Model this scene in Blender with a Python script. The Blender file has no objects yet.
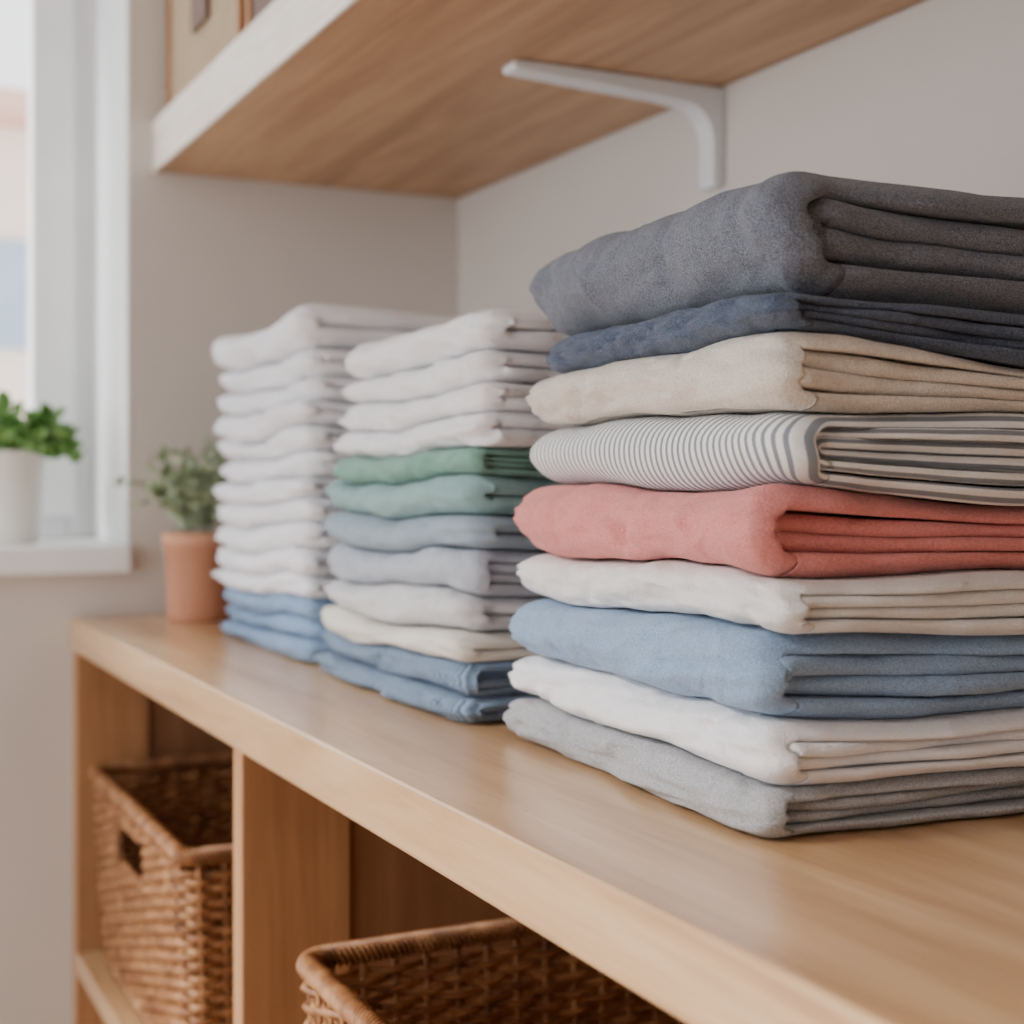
import bpy, bmesh, math, random
from mathutils import Vector, noise, Matrix
random.seed(7)
S=bpy.context.scene
COL=S.collection
CAMZ=1.1; CT=0.9; YF=2.21; XW=0.98; XC=0.360

def lin(c):
    return tuple(((v/255)/12.92 if v/255<=0.04045 else ((v/255+0.055)/1.055)**2.4) for v in c)+(1,)

# ---------------- helpers
def link(o,parent=None):
    COL.objects.link(o)
    if parent: o.parent=parent
    return o
def empty(name,loc=(0,0,0),rot=0):
    e=bpy.data.objects.new(name,None); e.location=loc; e.rotation_euler=(0,0,rot); e.empty_display_size=.05
    COL.objects.link(e); return e
def mesh_obj(name,verts,faces,mat=None,parent=None,smooth=True,uvs=None):
    me=bpy.data.meshes.new(name); me.from_pydata(verts,[],faces)
    if smooth: me.polygons.foreach_set('use_smooth',[True]*len(me.polygons))
    if uvs:
        uv=me.uv_layers.new(name='UVMap')
        flat=[]
        for l in me.loops: flat+=uvs[l.vertex_index]
        uv.data.foreach_set('uv',flat)
    me.update()
    o=bpy.data.objects.new(name,me)
    if mat: me.materials.append(mat)
    return link(o,parent)
def box(name,x0,x1,y0,y1,z0,z1,mat,parent=None,bev=0.003,seg=2):
    cx,cy,cz=(x0+x1)/2,(y0+y1)/2,(z0+z1)/2
    bm=bmesh.new(); bmesh.ops.create_cube(bm,size=1)
    for v in bm.verts: v.co=Vector((v.co.x*(x1-x0),v.co.y*(y1-y0),v.co.z*(z1-z0)))
    if bev>0: bmesh.ops.bevel(bm,geom=bm.edges[:],offset=bev,segments=seg,affect='EDGES',profile=.6)
    me=bpy.data.meshes.new(name); bm.to_mesh(me); bm.free()
    o=bpy.data.objects.new(name,me); o.location=(cx,cy,cz); me.materials.append(mat)
    return link(o,parent)
def lathe(name,prof,mat,loc,parent=None,n=48):
    v=[];f=[]
    for i in range(n):
        a=2*math.pi*i/n
        for r,z in prof: v.append((r*math.cos(a),r*math.sin(a),z))
    m=len(prof)
    for i in range(n):
        j=(i+1)%n
        for k in range(m-1): f.append((i*m+k,j*m+k,j*m+k+1,i*m+k+1))
    o=mesh_obj(name,v,f,mat,parent); o.location=loc; return o

# ---------------- materials
def newmat(name):
    m=bpy.data.materials.new(name); m.use_nodes=True
    nt=m.node_tree; b=nt.nodes['Principled BSDF']; return m,nt,b
def N(nt,t,**k):
    n=nt.nodes.new(t)
    for a,v in k.items(): setattr(n,a,v)
    return n
def noise_n(nt,vec,scale,detail=3,rough=.5,dist=0):
    n=N(nt,'ShaderNodeTexNoise'); n.inputs['Scale'].default_value=scale; n.inputs['Detail'].default_value=detail
    n.inputs['Roughness'].default_value=rough; n.inputs['Distortion'].default_value=dist
    nt.links.new(vec,n.inputs['Vector']); return n.outputs['Fac']
def ramp(nt,fac,stops):
    r=N(nt,'ShaderNodeValToRGB'); e=r.color_ramp.elements
    e[0].position,e[0].color=stops[0]; e[1].position,e[1].color=stops[-1]
    for p,c in stops[1:-1]:
        x=e.new(p); x.color=c
    nt.links.new(fac,r.inputs[0]); return r.outputs[0]
def mapping(nt,scale,src='Object'):
    tc=N(nt,'ShaderNodeTexCoord'); mp=N(nt,'ShaderNodeMapping'); mp.inputs['Scale'].default_value=scale
    nt.links.new(tc.outputs[src],mp.inputs[0]); return mp.outputs[0]
def bump(nt,h,strength,dist,prev=None):
    b=N(nt,'ShaderNodeBump'); b.inputs['Strength'].default_value=strength; b.inputs['Distance'].default_value=dist
    nt.links.new(h,b.inputs['Height'])
    if prev: nt.links.new(prev,b.inputs['Normal'])
    return b.outputs[0]
def mixc(nt,fac,a,b,mode='MIX'):
    m=N(nt,'ShaderNodeMix',data_type='RGBA',blend_type=mode)
    for s,v in ((0,fac),(6,a),(7,b)):
        if isinstance(v,(int,float,tuple)): m.inputs[s].default_value=v
        else: nt.links.new(v,m.inputs[s])
    return m.outputs[2]
def wood(name,c1,c2,c3,axis='Y',rough=.4,coat=.15,band=1.0):
    m,nt,b=newmat(name)
    k={'Y':(1,.07,1),'Z':(1,1,.07),'X':(.07,1,1)}[axis]
    v=mapping(nt,k)
    n1=noise_n(nt,v,11*band,5,.6,1.6)
    n2=noise_n(nt,v,150,4,.65,.3)
    col=ramp(nt,n1,[(.32,lin(c1)),(.5,lin(c2)),(.68,lin(c3))])
    fine=ramp(nt,n2,[(.36,(.76,.72,.68,1)),(.58,(1,1,1,1))])
    col=mixc(nt,.45,col,fine,'MULTIPLY')
    v2=mapping(nt,(1,.45,1)); n3=noise_n(nt,v2,7,2,.5,.6)
    col=mixc(nt,.8,col,ramp(nt,n3,[(.35,(.90,.87,.84,1)),(.65,(1,1,1,1))]),'MULTIPLY')
    nt.links.new(col,b.inputs['Base Color'])
    b.inputs['Roughness'].default_value=rough; b.inputs['Coat Weight'].default_value=coat; b.inputs['Coat Roughness'].default_value=.22
    nt.links.new(bump(nt,n2,.15,.001),b.inputs['Normal'])
    return m
def plaster(name,c):
    m,nt,b=newmat(name); v=mapping(nt,(1,1,1))
    n=noise_n(nt,v,1.6,3); n2=noise_n(nt,v,160,4,.6)
    cc=lin(c); c2=tuple(x*.93 for x in cc[:3])+(1,)
    nt.links.new(ramp(nt,n,[(.3,c2),(.7,cc)]),b.inputs['Base Color'])
    b.inputs['Roughness'].default_value=.9
    nt.links.new(bump(nt,n2,.5,.0025),b.inputs['Normal']); return m
def plain(name,c,rough=.5,metal=0):
    m,nt,b=newmat(name); v=mapping(nt,(1,1,1)); n=noise_n(nt,v,12,3)
    cc=lin(c); nt.links.new(ramp(nt,n,[(.3,tuple(x*.95 for x in cc[:3])+(1,)),(.7,cc)]),b.inputs['Base Color'])
    b.inputs['Roughness'].default_value=rough; b.inputs['Metallic'].default_value=metal; return m
def fabric(name,c,heather=.08,kind=None,c2=None,weave=.7,crease=1.0):
    m,nt,b=newmat(name)
    v=mapping(nt,(1,1,1)); cc=lin(c)
    n=noise_n(nt,mapping(nt,(1,1,1.6)),850,3,.7); nb=noise_n(nt,v,14,3)
    dk=tuple(x*(1-heather*2.2) for x in cc[:3])+(1,); lt=tuple(min(1,x*(1+heather*1.8)) for x in cc[:3])+(1,)
    col=ramp(nt,n,[(.38,dk),(.62,lt)])
    col=mixc(nt,.5,col,ramp(nt,nb,[(.3,(.92,.92,.92,1)),(.7,(1,1,1,1))]),'MULTIPLY')
    wr=noise_n(nt,v,13,2,.5,1.4)
    wr2=noise_n(nt,mapping(nt,(1,1,.5)),30,2,.45,1.2)
    nrm=bump(nt,wr,.8*crease,.011)
    nrm=bump(nt,wr2,.32*crease,.003,nrm)
    if kind in('stripe','rib'):
        tc=N(nt,'ShaderNodeTexCoord'); sx=N(nt,'ShaderNodeSeparateXYZ'); nt.links.new(tc.outputs['UV'],sx.inputs[0])
        mu=N(nt,'ShaderNodeMath',operation='MULTIPLY'); nt.links.new(sx.outputs[0],mu.inputs[0])
        mu.inputs[1].default_value=2*math.pi/(.0074 if kind=='stripe' else .0062)
        si=N(nt,'ShaderNodeMath',operation='SINE'); nt.links.new(mu.outputs[0],si.inputs[0])
        mr=N(nt,'ShaderNodeMapRange'); nt.links.new(si.outputs[0],mr.inputs[0])
        if kind=='stripe':
            mr.inputs[1].default_value=.05; mr.inputs[2].default_value=.4
            col=mixc(nt,mr.outputs[0],col,lin(c2))
        else:
            mr.inputs[1].default_value=-1; mr.inputs[2].default_value=1
            col=mixc(nt,.65,col,ramp(nt,mr.outputs[0],[(.0,(.35,.35,.35,1)),(.6,(1,1,1,1))]),'MULTIPLY')
            nrm=bump(nt,mr.outputs[0],.9,.0030,nrm)
    nt.links.new(col,b.inputs['Base Color'])
    nf=noise_n(nt,v,600,3,.65)
    nrm=bump(nt,nf,weave,.0014,nrm)
    nt.links.new(nrm,b.inputs['Normal'])
    b.inputs['Roughness'].default_value=.95; b.inputs['Sheen Weight'].default_value=.15; b.inputs['Specular IOR Level'].default_value=.15
    return m

M_wall=plaster('wall_plaster',(214,207,200))
M_ceil=plaster('ceiling_plaster',(235,232,228))
M_counter=wood('maple_counter',(190,145,101),(212,169,123),(226,190,146),'Y',.30,.6)
M_under=wood('oak_shelf_board',(164,124,88),(188,148,110),(206,168,130),'Y',.5,.05)
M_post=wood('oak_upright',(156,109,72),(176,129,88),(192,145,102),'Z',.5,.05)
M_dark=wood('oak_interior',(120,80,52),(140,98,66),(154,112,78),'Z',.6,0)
M_pale=wood('near_white_edge',(242,232,220),(246,240,231),(251,247,242),'Y',.5,.1)  # near-white wood tones for the strip along the shelf front
M_white=plain('white_paint',(244,246,248),.4)
M_brk=plain('white_powder_coat',(230,232,236),.35)
M_floor=wood('floor_boards',(150,122,96),(170,140,110),(186,156,124),'Y',.5,.1)

# ---------------- room
W=empty('wall_far')
T=.32
WX1=.446; WX0=-.75; WZ0=1.004-.04; WZ1=2.15
box('wall_right_of_window',WX1,XW+.2,YF,YF+T,0,2.5,M_wall,W,0)
box('wall_under_window',WX0,WX1,YF,YF+T,0,WZ0,M_wall,W,0)
box('wall_over_window',WX0,WX1,YF,YF+T,WZ1,2.5,M_wall,W,0)
box('wall_left_of_window',-1.0,WX0,YF,YF+T,0,2.5,M_wall,W,0)
box('wall_right',XW,XW+.2,-1.6,YF,0,2.5,M_wall,None,0)
box('near_light_block',-1.6,XW+.2,-1.8,-1.6,0,2.5,M_wall,None,0)  # unseen wall added behind the camera to cut ambient light from there
box('left_light_block',-1.8,-1.6,-1.8,-.4,0,2.5,M_wall,None,0)  # unseen partial wall, added so light arrives mainly from the window side
box('floor',-2.2,XW+.2,-1.8,YF+T,-.1,0,M_floor,None,0)
box('ceiling',-1.8,XW+.2,-1.8,YF+T,2.5,2.6,M_ceil,None,0)

# window
win=empty('window_1')
YG=2.485
def frame(pref,x0,x1,z0,z1,w,y0,y1):
    box(pref+'_stile_r',x1-w,x1,y0,y1,z0,z1,M_white,win,.004)
    box(pref+'_stile_l',x0,x0+w,y0,y1,z0,z1,M_white,win,.004)
    box(pref+'_rail_b',x0+w,x1-w,y0,y1,z0,z0+w,M_white,win,.004)
    box(pref+'_rail_t',x0+w,x1-w,y0,y1,z1-w,z1,M_white,win,.004)
frame('frame',WX0,WX1,1.004,WZ1,.045,YG,YG+.07)
mid=(WX0+WX1)/2
frame('sash_right',mid+.005,WX1-.036,1.004+.036,WZ1-.036,.066,YG-.018,YG+.04)
frame('sash_left',WX0+.036,mid-.005,1.004+.036,WZ1-.036,.066,YG-.018,YG+.04)
box('reveal_lining',WX1-.004,WX1+.0005,YF-.001,YG,1.004,WZ1,M_white,win,0)
gm,nt,b=newmat('window_glass')
tr=N(nt,'ShaderNodeBsdfTransparent'); gl=N(nt,'ShaderNodeBsdfGlossy'); gl.inputs['Roughness'].default_value=.02
mx=N(nt,'ShaderNodeMixShader'); mx.inputs[0].default_value=.05
nt.links.new(tr.outputs[0],mx.inputs[1]); nt.links.new(gl.outputs[0],mx.inputs[2]); nt.links.new(mx.outputs[0],nt.nodes['Material Output'].inputs[0])
box('glass_pane',WX0+.06,WX1-.06,YG+.010,YG+.014,1.07,WZ1-.06,gm,win,0)
box('trim_window_sill',WX0-.0,WX1-.003,YF-.03,YG+.01,WZ0,1.004,M_white,None,.006,3)

# exterior house
hs=empty('neighbour_house')
M_h=plain('house_render',(250,230,214),.9); M_r=plain('house_roof_tiles',(230,186,166),.9); M_hw=plain('house_window',(166,186,200),.3)
box('facade',-6,6,10,14,-3,3.4,M_h,hs,.02)
box('roof_eave',-6.3,6.3,9.6,14.4,3.4,3.55,M_r,hs,.02)
for i,x in enumerate((-3.6,-1.2,1.2,3.6)):
    box('facade_window_%d'%i,x-.45,x+.45,9.95,10.02,1.95,2.65,M_hw,hs,.01)
    box('facade_window_low_%d'%i,x-.45,x+.45,9.95,10.02,-.6,.6,M_hw,hs,.01)

# ---------------- storage unit
U=empty('storage_shelf_unit')
box('counter_top',XC,XW-.002,-1.2,YF-.002,CT-.046,CT,M_counter,U,.004,3)
XB=.95
def upright(i,y1,t=.03):
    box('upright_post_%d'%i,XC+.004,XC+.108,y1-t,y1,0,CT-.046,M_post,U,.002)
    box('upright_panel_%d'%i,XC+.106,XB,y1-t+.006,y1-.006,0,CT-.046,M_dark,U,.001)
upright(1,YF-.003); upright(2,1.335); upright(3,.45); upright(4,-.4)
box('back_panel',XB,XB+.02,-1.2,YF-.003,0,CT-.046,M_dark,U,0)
ZB=.42
for i,(a,b_) in enumerate(((1.337,YF-.034),(.452,1.303),(-.398,.418))):
    box('lower_board_%d'%i,XC+.004,XB,a,b_,ZB-.03,ZB,M_counter,U,.002)
    box('base_board_%d'%i,XC+.02,XB,a,b_,.05,.08,M_counter,U,.002)

# upper shelf
WS=empty('wall_shelf')
ZS=CAMZ+.4605
box('shelf_board',.486,XW-.002,-.6,YF-.002,ZS,ZS+.074,M_under,WS,.002)
box('shelf_front_edging',.480,.4855,-.6,YF-.002,ZS-.0005,ZS+.0745,M_pale,WS,.0015)

# bracket
def bracket(yc):
    zt=ZS-.001; xw=XW-.001; L=.272; H=.116; w=.015; R=.042
    p=[(xw,zt),(xw-L,zt),(xw-L-.003,zt-.004),(xw-L,zt-.010),(xw-L*.55,zt-.016),(xw-w-R-.03,zt-.019)]
    cx,cz=xw-w-R,zt-.022-R
    for i in range(9):
        a=math.pi/2-(math.pi/2)*i/8
        p.append((cx+R*math.cos(a),cz+R*math.sin(a)))
    p+=[(xw-w,zt-H+.004),(xw-w+.003,zt-H),(xw,zt-H)]
    hw=.016
    v=[(x,yc-hw,z) for x,z in p]+[(x,yc+hw,z) for x,z in p]; n=len(p)
    f=[tuple(range(n)),tuple(range(2*n-1,n-1,-1))]+[(i,i+n,(i+1)%n+n,(i+1)%n) for i in range(n)]
    o=mesh_obj('shelf_bracket',v,f,M_brk,None,False)
    m=o.modifiers.new('bev','BEVEL'); m.width=.0018; m.segments=2; m.limit_method='ANGLE'
for yc in(1.455,.15): bracket(yc)

# boxes on the upper shelf
M_lin=fabric('beige_linen',(190,168,138),.3,weave=.9)
M_fr=wood('honey_frame',(150,98,54),(172,116,66),(186,132,80),'Z',.5,.1)
M_lth=plain('brown_leather',(92,58,38),.5)
def crate(y0,y1,mat):
    e=empty('storage_box'); x0=.498; x1=.86; z0=ZS+.075; z1=z0+.26; t=.014
    box('front_fabric',x0+.004,x0+.010,y0+t,y1-t,z0+t,z1-t,mat,e,.001)
    box('back_fabric',x1-.010,x1-.004,y0+t,y1-t,z0+t,z1-t,mat,e,.001)
    box('side_a',x0+t,x1-t,y0+.004,y0+.010,z0+t,z1-t,mat,e,.001)
    box('side_b',x0+t,x1-t,y1-.010,y1-.004,z0+t,z1-t,mat,e,.001)
    box('base',x0+t,x1-t,y0+t,y1-t,z0+.002,z0+t,mat,e,.001)
    for i,(xx,yy) in enumerate(((x0,y0),(x1-t,y0),(x0,y1-t),(x1-t,y1-t))):
        box('corner_post_%d'%i,xx,xx+t,yy,yy+t,z0,z1,M_fr,e,.002)
    for j,zz in enumerate((z0,z1-t)):
        box('rail_front_%d'%j,x0,x0+t,y0+t,y1-t,zz,zz+t,M_fr,e,.002)
        box('rail_back_%d'%j,x1-t,x1,y0+t,y1-t,zz,zz+t,M_fr,e,.002)
        box('rail_near_%d'%j,x0+t,x1-t,y0,y0+t,zz,zz+t,M_fr,e,.002)
        box('rail_far_%d'%j,x0+t,x1-t,y1-t,y1,zz,zz+t,M_fr,e,.002)
    yc=(y0+y1)/2
    box('leather_pull',x0-.004,x0+.003,yc-.05,yc+.035,z0+.085,z0+.17,M_lth,e,.004)
crate(1.80,2.20,M_lin); crate(1.38,1.77,M_lth)

# ---------------- folded garments
def nz(x,y,z): return noise.noise(Vector((x,y,z)))
def garment(name,mat,parent,zb,zt,x0,xd,y0,y1,L,seed,ny,na,nl,wr=1.0):
    rnd=random.Random(seed*7+1)
    V=[];F=[];UV=[]
    hm=zt(x0+.1,(y0+y1)/2)-zb(x0+.1,(y0+y1)/2)
    cr=.028+rnd.random()*.018; cf=.022+rnd.random()*.022
    ta=[rnd.uniform(.8,1.2) for _ in range(L)]
    if L==2: ta=[1.0,rnd.uniform(.75,1.1)]
    sm=sum(ta); ta=[t/sm for t in ta]
    creases=[(rnd.uniform(y0+.02,y1-.02),rnd.uniform(-.04,.04),rnd.uniform(.005,.012),rnd.uniform(.002,.0058)*rnd.choice((-1,1,1)),rnd.uniform(-1,1)) for _ in range(9)]
    cum=0; xacc=0
    for k in range(L):
        a=1-cum-ta[k]/2; cum+=ta[k]
        tau=hm*ta[k]/2*.97
        yn=y0+(rnd.uniform(.003,.010) if k else 0); yf=y1-k*.006
        if k: xacc+=tau*1.05+rnd.uniform(0,.006)
        xk=xacc
        r=max(a*hm/2,.0015)
        if L==1: r=hm*.36
        ss=[]
        xb=xd-rnd.uniform(0,.012)-xk
        tt=[(i/nl)**1.5 for i in range(nl+1)]
        for t in reversed(tt[1:]): ss.append((xk+r+(xb-r)*t,-1,0,-1))
        for i in range(na+1):
            th=-math.pi/2+math.pi*i/na
            cx=math.copysign(abs(math.cos(th))**.94,math.cos(th)); sn=math.sin(th)
            ss.append((xk+r*(1-cx)*1.25,sn,-math.cos(th),math.sin(th)))
        for t in tt[1:]: ss.append((xk+r*1.25+(xb-r*1.25)*t,1,0,1))
        hb=tau/2; lp=[]
        Ya=yn+hb; Yb=yf-hb
        ys=[]
        for i in range(ny+1):
            t=i/ny; t=t-.12*math.sin(2*math.pi*t)/(2*math.pi)*2
            ys.append(Ya+(Yb-Ya)*t)
        nb=7
        for i in range(1,nb):
            an=-math.pi/2+math.pi*i/nb
            lp.append((Ya-hb*math.cos(an)*1.2,math.sin(an),hb*(an)))
        for y in ys: lp.append((y,1,hb*math.pi/2+(y-Ya)))
        for i in range(1,nb):
            an=math.pi/2-math.pi*i/nb
            lp.append((Yb+hb*math.cos(an),math.sin(an),hb*math.pi/2+(Yb-Ya)))
        for y in reversed(ys): lp.append((y,-1,-hb*math.pi/2-(y-Ya)))
        base=len(V); nL=len(lp); acc=0; prev=None
        for (dx,fr,nx,nzv) in ss:
            if prev is not None: acc+=math.hypot(dx-prev[0],(fr-prev[1])*hm*a/2)
            prev=(dx,fr)
            squeeze=1; shift=0
            if k:
                squeeze=1-.10*(.5+.5*nz(dx*16+seed*2.1,seed*.7,k*2.2))
                shift=nz(dx*10+seed,seed*1.9,5.5)*.13*(1-a)
            edgew=nz(dx*13,seed+k*3.3,1.7+fr)*.009+nz(dx*34,seed+k*5.3,fr)*.003
            for (y,q,w) in lp:
                ex=0
                dn=y-y0
                if dn<cr: ex+=.4*cr*(1-math.sqrt(max(0,1-((cr-dn)/cr)**2)))
                df=y1-y
                if df<cf: ex+=.5*cf*(1-math.sqrt(max(0,1-((cf-df)/cf)**2)))
                wx=nz(y*8,seed*3.1,fr*.9)*.0062
                if wr>.5:
                    wx+=nz(y*20+fr*2.6,seed*1.7+9,fr*1.6)*.0030
                    rid=1-abs(nz(y*10+fr*2.8,seed*5.3,fr*.6))*3.4
                    if rid>0: wx+=rid*rid*.0042
                    for (cy,sl,wd,dp,fc) in creases:
                        d_=(y-cy-sl*fr)/wd
                        if abs(d_)<3: wx+=dp*math.exp(-d_*d_)*max(0,1-abs(fr-fc)*.7)
                fall=math.exp(-dx/.03)
                x=x0+dx+ex*math.exp(-dx/.06)+wx*wr*fall
                hs=1.0
                if df<cf*1.3:
                    u=(cf*1.3-df)/(cf*1.3); hs*=1-.45*u**2.2
                fq=(a*fr*squeeze+shift)*hs
                fz=fq+q*nzv*(tau/hm)*hs
                if dx<.05 : fz*=1-.16*max(0,nz(y*20,seed*2.3,fr*.8))*wr*math.exp(-dx/.04)
                fz=max(-1,min(1,fz))
                zbb=zb(x,y); ztt=zt(x,y)
                z=zbb+(ztt-zbb)*(fz*.988+1)/2
                xx=x+q*nx*min(tau/2,r*.9)
                near=math.exp(-max(0,dn)/.022)
                yy=y+edgew*(1 if dn<.1 else .3)+near*hm*.36*abs(fz)**2.5
                V.append((xx,yy,z)); UV.append((w,acc))
        ns=len(ss)
        for i in range(ns-1):
            for j in range(nL):
                j2=(j+1)%nL
                F.append((base+i*nL+j,base+i*nL+j2,base+(i+1)*nL+j2,base+(i+1)*nL+j))
        F.append(tuple(base+j for j in reversed(range(nL))))
        F.append(tuple(base+(ns-1)*nL+j for j in range(nL)))
    return mesh_obj(name,V,F,mat,parent,True,UV)

def stack(origin,rot,items,heights,fx,dims,L,ny,na,nl,seed,amp=.003,wave=0,tilt=0):
    e=empty('folded_clothes_stack',origin,rot)
    zs=[0]
    for h in heights: zs.append(zs[-1]+h)
    n_=len(heights)
    def iface(i):
        z0=zs[i]; am=0 if i==0 else amp
        if i==1: am=amp*.6
        wv=wave*min(1,i/2)
        def f(x,y):
            return z0+am*nz(x*6+i*.9,y*7,seed+i*.45)*1.6+am*.5*nz(x*3,y*21,seed+i*2.9)+wv*math.sin(y*13+.6+i*.12)*math.exp(-max(0,x)/.12)-tilt*max(0,x)*i/n_
        return f
    I=[iface(i) for i in range(len(zs))]
    for i,(nm,mt) in enumerate(items):
        fx0,yn,yf=fx[i]
        garment(nm,mt,e,I[i],I[i+1],fx0,dims[0]+random.uniform(-.012,.01),yn,dims[1]+yf,L[i%len(L)],seed*10+i,ny,na,nl,.35 if nm=='striped_shirt' else 1.0)
    return e

F_gray=fabric('cotton_light_gray',(174,175,178),.15)
F_white=fabric('cotton_white',(241,239,241),.025)
F_blue=fabric('jersey_blue',(143,168,198),.12)
F_off=fabric('cotton_offwhite',(233,231,229),.04)
F_coral=fabric('cotton_coral',(222,140,135),.10)
F_str=fabric('striped_jersey',(238,237,236),.03,'stripe',(134,140,148),crease=.5)
F_beige=fabric('cotton_beige',(220,210,198),.10)
F_slate=fabric('heather_slate',(84,94,113),.26)
F_char=fabric('heather_charcoal',(110,115,126),.24)

vb=[840,785,722,635,570,486,398,330,275,141]
k=.805/1470
hts=[(vb[i]-vb[i+1])*k for i in range(9)]
ang=-4.2*math.pi/180
it3=[('gray_tshirt',F_gray),('white_tshirt',F_white),('blue_sweatshirt',F_blue),('offwhite_tshirt',F_off),('coral_sweatshirt',F_coral),('striped_shirt',F_str),('beige_tshirt',F_beige),('slate_sweater',F_slate),('charcoal_sweater',F_char)]
fx3=[(-.013,.001,-.022),(-.006,-.002,-.022),(-.013,.003,-.044),(-.004,-.006,-.040),(-.010,.006,-.040),(.001,-.006,-.044),(-.005,.0,-.056),(.000,.003,-.070),(.009,.004,-.036)]
stack((.483,.658,CT+.0005),ang,it3,hts,fx3,(.38,.412),(2,2,2,2,2,3,2,2,2),96,18,28,3,.0050,0,.062)

# stack 2
F_rib=fabric('ribbed_knit_blue',(146,170,200),.05,'rib')
F_cream=fabric('cotton_cream',(229,223,212),.03)
F_gw=fabric('cotton_graywhite',(212,211,213),.04)
F_gb=fabric('cotton_graylilac',(178,184,195),.05)
F_stl=fabric('cotton_steel',(150,167,180),.05)
F_teal=fabric('cotton_teal',(142,175,174),.05)
F_green=fabric('cotton_green',(126,166,152),.05)
vb=[732,706,675,643,605,562,521,485,450,420,388,352,306]
k=1.18/1470
hts=[(vb[i]-vb[i+1])*k for i in range(12)]
it2=[('blue_ribbed_knit',F_rib),('blue_ribbed_knit',F_rib),('cream_tshirt',F_cream),('graywhite_tshirt',F_gw),('lilac_gray_tshirt',F_gb),('steel_tshirt',F_stl),('teal_tshirt',F_teal),('green_tshirt',F_green)]+[('white_tshirt',F_white)]*4
r=random.Random(5)
fx2=[(-.004+.0020*i+r.uniform(-.005,.005),r.uniform(-.004,.006),r.uniform(-.014,0)-.0012*i) for i in range(12)]
stack((.482,1.082,CT+.0005),-2.0*math.pi/180,it2,hts,fx2,(.37,.405),(1,2,1,1,2,1,1,2,1,1,1,1),50,12,14,11,.0044,.0050)
# stack 1
F_w1=fabric('cotton_bright_white',(241,241,246),.02)
F_b1=fabric('cotton_denim_blue',(134,161,194),.05)
vb=[668,648,628,606,583,557,531,506,481,456,430,404,378,350,308]
k=1.57/1470
hts=[(vb[i]-vb[i+1])*k for i in range(14)]
it1=[('blue_tshirt',F_b1)]*3+[('white_tshirt',F_w1)]*11
fx1=[(.005-.0010*min(i,8)+r.uniform(-.006,.006),r.uniform(-.004,.006),r.uniform(-.018,.008)) for i in range(14)]
stack((.492,1.508,CT+.0005),-1.0*math.pi/180,it1,hts,fx1,(.35,.398),(1,1,1),46,12,12,23,.0044,.0060)

# ---------------- baskets
M_wk,nt,b=newmat('wicker')
v=mapping(nt,(1,1,1)); n=noise_n(nt,v,45,3); n2=noise_n(nt,v,300,2)
c=ramp(nt,n,[(.3,lin((108,68,40))),(.5,lin((150,100,60))),(.7,lin((186,138,92)))])
nt.links.new(c,b.inputs['Base Color']); b.inputs['Roughness'].default_value=.5
nt.links.new(bump(nt,n2,.3,.001),b.inputs['Normal'])
def tube(V,F,pts,ns_,rad,closed=False,m=6):
    base=len(V); n=len(pts)
    for (p,nn,bb) in pts:
        for j in range(m):
            a=2*math.pi*j/m
            V.append(tuple(p+nn*(rad*math.cos(a))+bb*(rad*math.sin(a))))
    for i in range(n if closed else n-1):
        i2=(i+1)%n
        for j in range(m):
            j2=(j+1)%m
            F.append((base+i*m+j,base+i*m+j2,base+i2*m+j2,base+i2*m+j))
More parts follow.
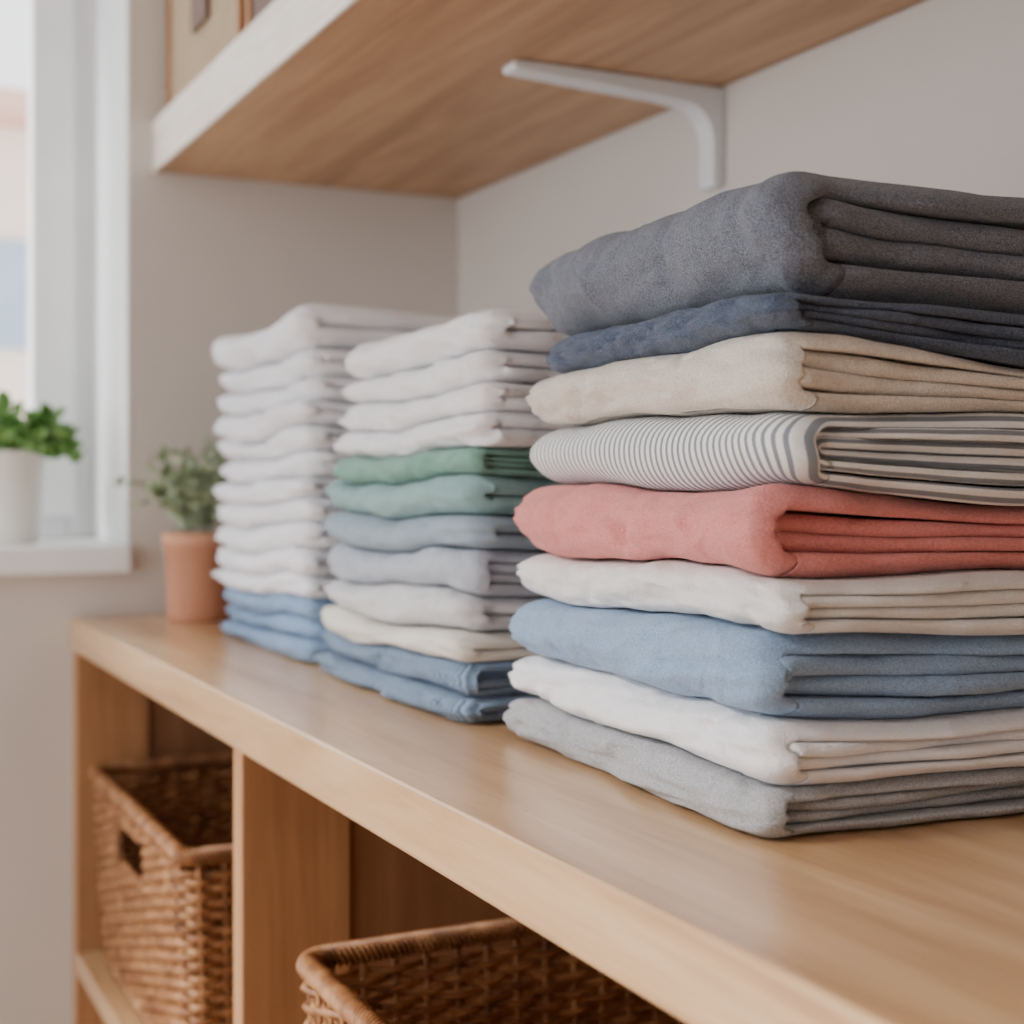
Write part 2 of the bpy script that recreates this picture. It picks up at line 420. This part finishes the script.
def basket(x0,x1,y0,y1,z0,z1):
    Lx,Ly=x1-x0,y1-y0; r=.022
    def per(t,ins):
        a=Lx-2*r; c_=Ly-2*r; q=math.pi*r/2; P=2*(a+c_)+4*q
        d=(t%1)*P
        cx,cy=(x0+x1)/2,(y0+y1)/2
        seq=[('l',c_,(x0,y0+r),(0,1),(-1,0)),('c',q,(x0+r,y1-r),math.pi),('l',a,(x0+r,y1),(1,0),(0,1)),('c',q,(x1-r,y1-r),math.pi/2),
             ('l',c_,(x1,y1-r),(0,-1),(1,0)),('c',q,(x1-r,y0+r),0),('l',a,(x1-r,y0),(-1,0),(0,-1)),('c',q,(x0+r,y0+r),-math.pi/2)]
        for s in seq:
            if d<=s[1]+1e-9:
                if s[0]=='l':
                    p=(s[2][0]+s[3][0]*d,s[2][1]+s[3][1]*d); n_=s[4]
                else:
                    an=s[3]-d/r; n_=(math.cos(an),math.sin(an)); p=(s[2][0]+r*n_[0],s[2][1]+r*n_[1])
                break
            d-=s[1]
        sc=1-ins
        return Vector((cx+(p[0]-cx)*sc,cy+(p[1]-cy)*sc,0)),Vector((n_[0],n_[1],0))
    H=z1-z0; pitch=.0078; rows=int((H-.018)/pitch); NS=66; sub=5
    V=[];F=[]; zv=Vector((0,0,1))
    P=2*(Lx+Ly-4*r)+2*math.pi*r
    h0=(Ly/2-r-.06)/P; h1=(Ly/2-r+.085)/P
    hole=range(int(rows*.74),int(rows*.74)+7)
    rr=random.Random(int(x0*1000+y0*100))
    for k in range(rows):
        z=z0+.006+k*pitch; ins=.06*(1-(z-z0)/H)
        pts=[]
        rad=.0035+rr.uniform(-.0004,.0004); amp=rr.uniform(.0036,.0052)
        for i in range(NS*sub):
            t=i/(NS*sub)
            if k in hole and h0<t<h1:
                if pts: tube(V,F,pts,0,rad); pts=[]
                continue
            p,n_=per(t,ins)
            off=amp*math.cos(math.pi*(t*NS)+math.pi*k)
            q=p+n_*off+Vector((0,0,z+rr.uniform(-.0008,.0008)))
            pts.append((q,n_,zv))
        if k in hole: tube(V,F,pts,0,rad)
        else: tube(V,F,pts,0,rad,True)
    for j in range(NS):
        t=j/NS
        if h0+.002<t<h1-.002:
            rngs=[(z0,z0+.006+pitch*(hole[0]-.3)),(z0+.006+pitch*(hole[-1]+.7),z1-.006)]
        else: rngs=[(z0,z1-.006)]
        for (a,b2) in rngs:
            pts=[]
            for i in range(5):
                z=a+(b2-a)*i/4; p,n_=per(t,.06*(1-(z-z0)/H)); p=p+Vector((0,0,z)); tg=Vector((-n_.y,n_.x,0)); pts.append((p,n_,tg))
            tube(V,F,pts,0,.0032)
    for (zz,Rr,rad,tw) in ((z1-.006,.0070,.0036,75),(z0+.008,.004,.004,60)):
        ns3=5 if Rr>.005 else 3
        for s in range(ns3):
            pts=[]; M_=900
            for i in range(M_):
                t=i/M_; p,n_=per(t,.06*(1-(zz-z0)/H)); ph=2*math.pi*(t*tw+s/ns3)
                pts.append((p+Vector((0,0,zz))+n_*Rr*math.cos(ph)+zv*Rr*math.sin(ph),n_,zv))
            tube(V,F,pts,0,rad,True)
        pts=[]
        for i in range(200):
            p,n_=per(i/200,.06*(1-(zz-z0)/H)); pts.append((p+Vector((0,0,zz)),n_,zv))
        tube(V,F,pts,0,Rr*.85,True)
    zA=z0+.006+pitch*(hole[0]-.6); zB=z0+.006+pitch*(hole[-1]+.6)
    for zz in (zA,zB):
        pts=[]
        for i in range(20):
            t=h0+(h1-h0)*i/19; p,n_=per(t,.06*(1-(zz-z0)/H)); pts.append((p+Vector((0,0,zz)),n_,zv))
        tube(V,F,pts,0,.005)
    b0=len(V)
    for i in range(60):
        p,_=per(i/60,.06); V.append((p.x,p.y,z0+.004))
    F.append(tuple(range(b0,b0+60)))
    return mesh_obj('wicker_basket',V,F,M_wk)
basket(.382,.80,1.60,2.145,ZB+.0055,CAMZ-.408)
basket(.380,.80,.62,1.180,ZB+.0055,CAMZ-.395)

# ---------------- plants
M_soil=plain('soil',(60,44,34),.95)
def leafmat(name,c1,c2):
    m,nt,b=newmat(name); v=mapping(nt,(1,1,1)); n=noise_n(nt,v,40,2)
    nt.links.new(ramp(nt,n,[(.3,lin(c1)),(.7,lin(c2))]),b.inputs['Base Color']); b.inputs['Roughness'].default_value=.5
    return m
def plant(name,loc,potprof,potmat,soilr,soilz,lm,nst,length,spread,ls,seed,lean=(0,0),up=1.0):
    e=empty(name,loc)
    lathe('pot',potprof,potmat,(0,0,0),e)
    lathe('soil',[(0,soilz),(soilr*.5,soilz+.003),(soilr,soilz)],M_soil,(0,0,0),e)
    rr=random.Random(seed); V=[];F=[]
    for s in range(nst):
        a=rr.uniform(0,2*math.pi); sp=rr.uniform(.15,1)*spread
        p=Vector((math.cos(a)*soilr*.6*rr.random(),math.sin(a)*soilr*.6*rr.random(),soilz))
        d=Vector((math.cos(a)*sp+lean[0],math.sin(a)*sp*.7+lean[1],up)).normalized()
        n=10; Ls=length*rr.uniform(.55,1.05); pts=[]
        for i in range(n):
            tg=d.normalized(); s1=tg.cross(Vector((.3,.2,1))).normalized(); s2=tg.cross(s1)
            pts.append((p.copy(),s1,s2))
            if i>1:
                for sd in(-1,1):
                    ld=(s1*sd*rr.uniform(.6,1.2)+tg*.6+Vector((rr.uniform(-.4,.4),rr.uniform(-.4,.4),rr.uniform(-.1,.6)))).normalized()
                    up_=ld.cross(Vector((rr.uniform(-1,1),rr.uniform(-1,1),.4))).normalized(); l=ls*rr.uniform(.7,1.25); nn=ld.cross(up_)
                    b0=len(V)
                    for (t,wd,dz) in ((0,.03,0),(.3,.3,.05),(.6,.34,.06),(.85,.18,.02),(1,.0,-.06)):
                        c=p+ld*l*t+nn*l*dz
                        V.append(tuple(c-up_*l*wd+nn*l*wd*.3)); V.append(tuple(c)); V.append(tuple(c+up_*l*wd+nn*l*wd*.3))
                    for q in range(4):
                        for h in range(2): F.append((b0+q*3+h,b0+q*3+h+1,b0+q*3+h+4,b0+q*3+h+3))
            p=p+tg*Ls/n
            d=d+Vector((rr.uniform(-.15,.15),rr.uniform(-.15,.15),rr.uniform(-.2,.02)))
        tube(V,F,pts,0,.0009,False,4)
    mesh_obj('foliage',V,F,lm,e)
def pot(r0,r1,h,rim=.012,t=.004):
    return [(0,0),(r0*.96,0),(r0,.003),(r1-.0005,h-rim),(r1+.0025,h-rim+.001),(r1+.003,h-.002),(r1+.001,h),(r1-t,h),(r1-t,h-.012),(r0*.8,.006),(0,.006)]
M_terra=plain('terracotta',(208,150,120),.8); M_cer=plain('white_ceramic',(228,223,212),.35)
L1=leafmat('herb_leaf',(84,132,58),(128,172,92)); L2=leafmat('grey_green_leaf',(124,146,112),(172,186,152))
plant('potted_herb',(.298,2.33,1.005),pot(.036,.046,.140,.004),M_cer,.041,.130,L1,46,.095,1.0,.026,3,(.18,0),.55)
plant('potted_thyme',(.519,2.085,CT+.001),pot(.044,.048,.124,.022),M_terra,.043,.114,L2,34,.172,.5,.015,9,(-.02,-.06),1.0)

# ---------------- light
w=bpy.data.worlds.new('World'); S.world=w; w.use_nodes=True
bg=w.node_tree.nodes['Background']; bg.inputs[0].default_value=(.96,.975,1,1); bg.inputs[1].default_value=3.0
sl=bpy.data.lights.new('daylight_sun','SUN'); sl.energy=6.2; sl.angle=math.radians(16); sl.color=(1,.965,.91)
so=bpy.data.objects.new('daylight_sun',sl); so.rotation_euler=Vector((.78,-.22,-.60)).to_track_quat('-Z','Y').to_euler(); COL.objects.link(so)

# ---------------- camera
cd=bpy.data.cameras.new('camera'); cam=bpy.data.objects.new('camera',cd); COL.objects.link(cam)
cd.sensor_width=36; cd.lens=1470/1024*36; cd.shift_y=-32/1024
cam.location=(0,0,CAMZ); cam.rotation_euler=(math.pi/2,0,-math.radians(26)); cd.clip_start=.02
cd.dof.use_dof=True; cd.dof.focus_distance=.92; cd.dof.aperture_fstop=5.0
S.camera=cam
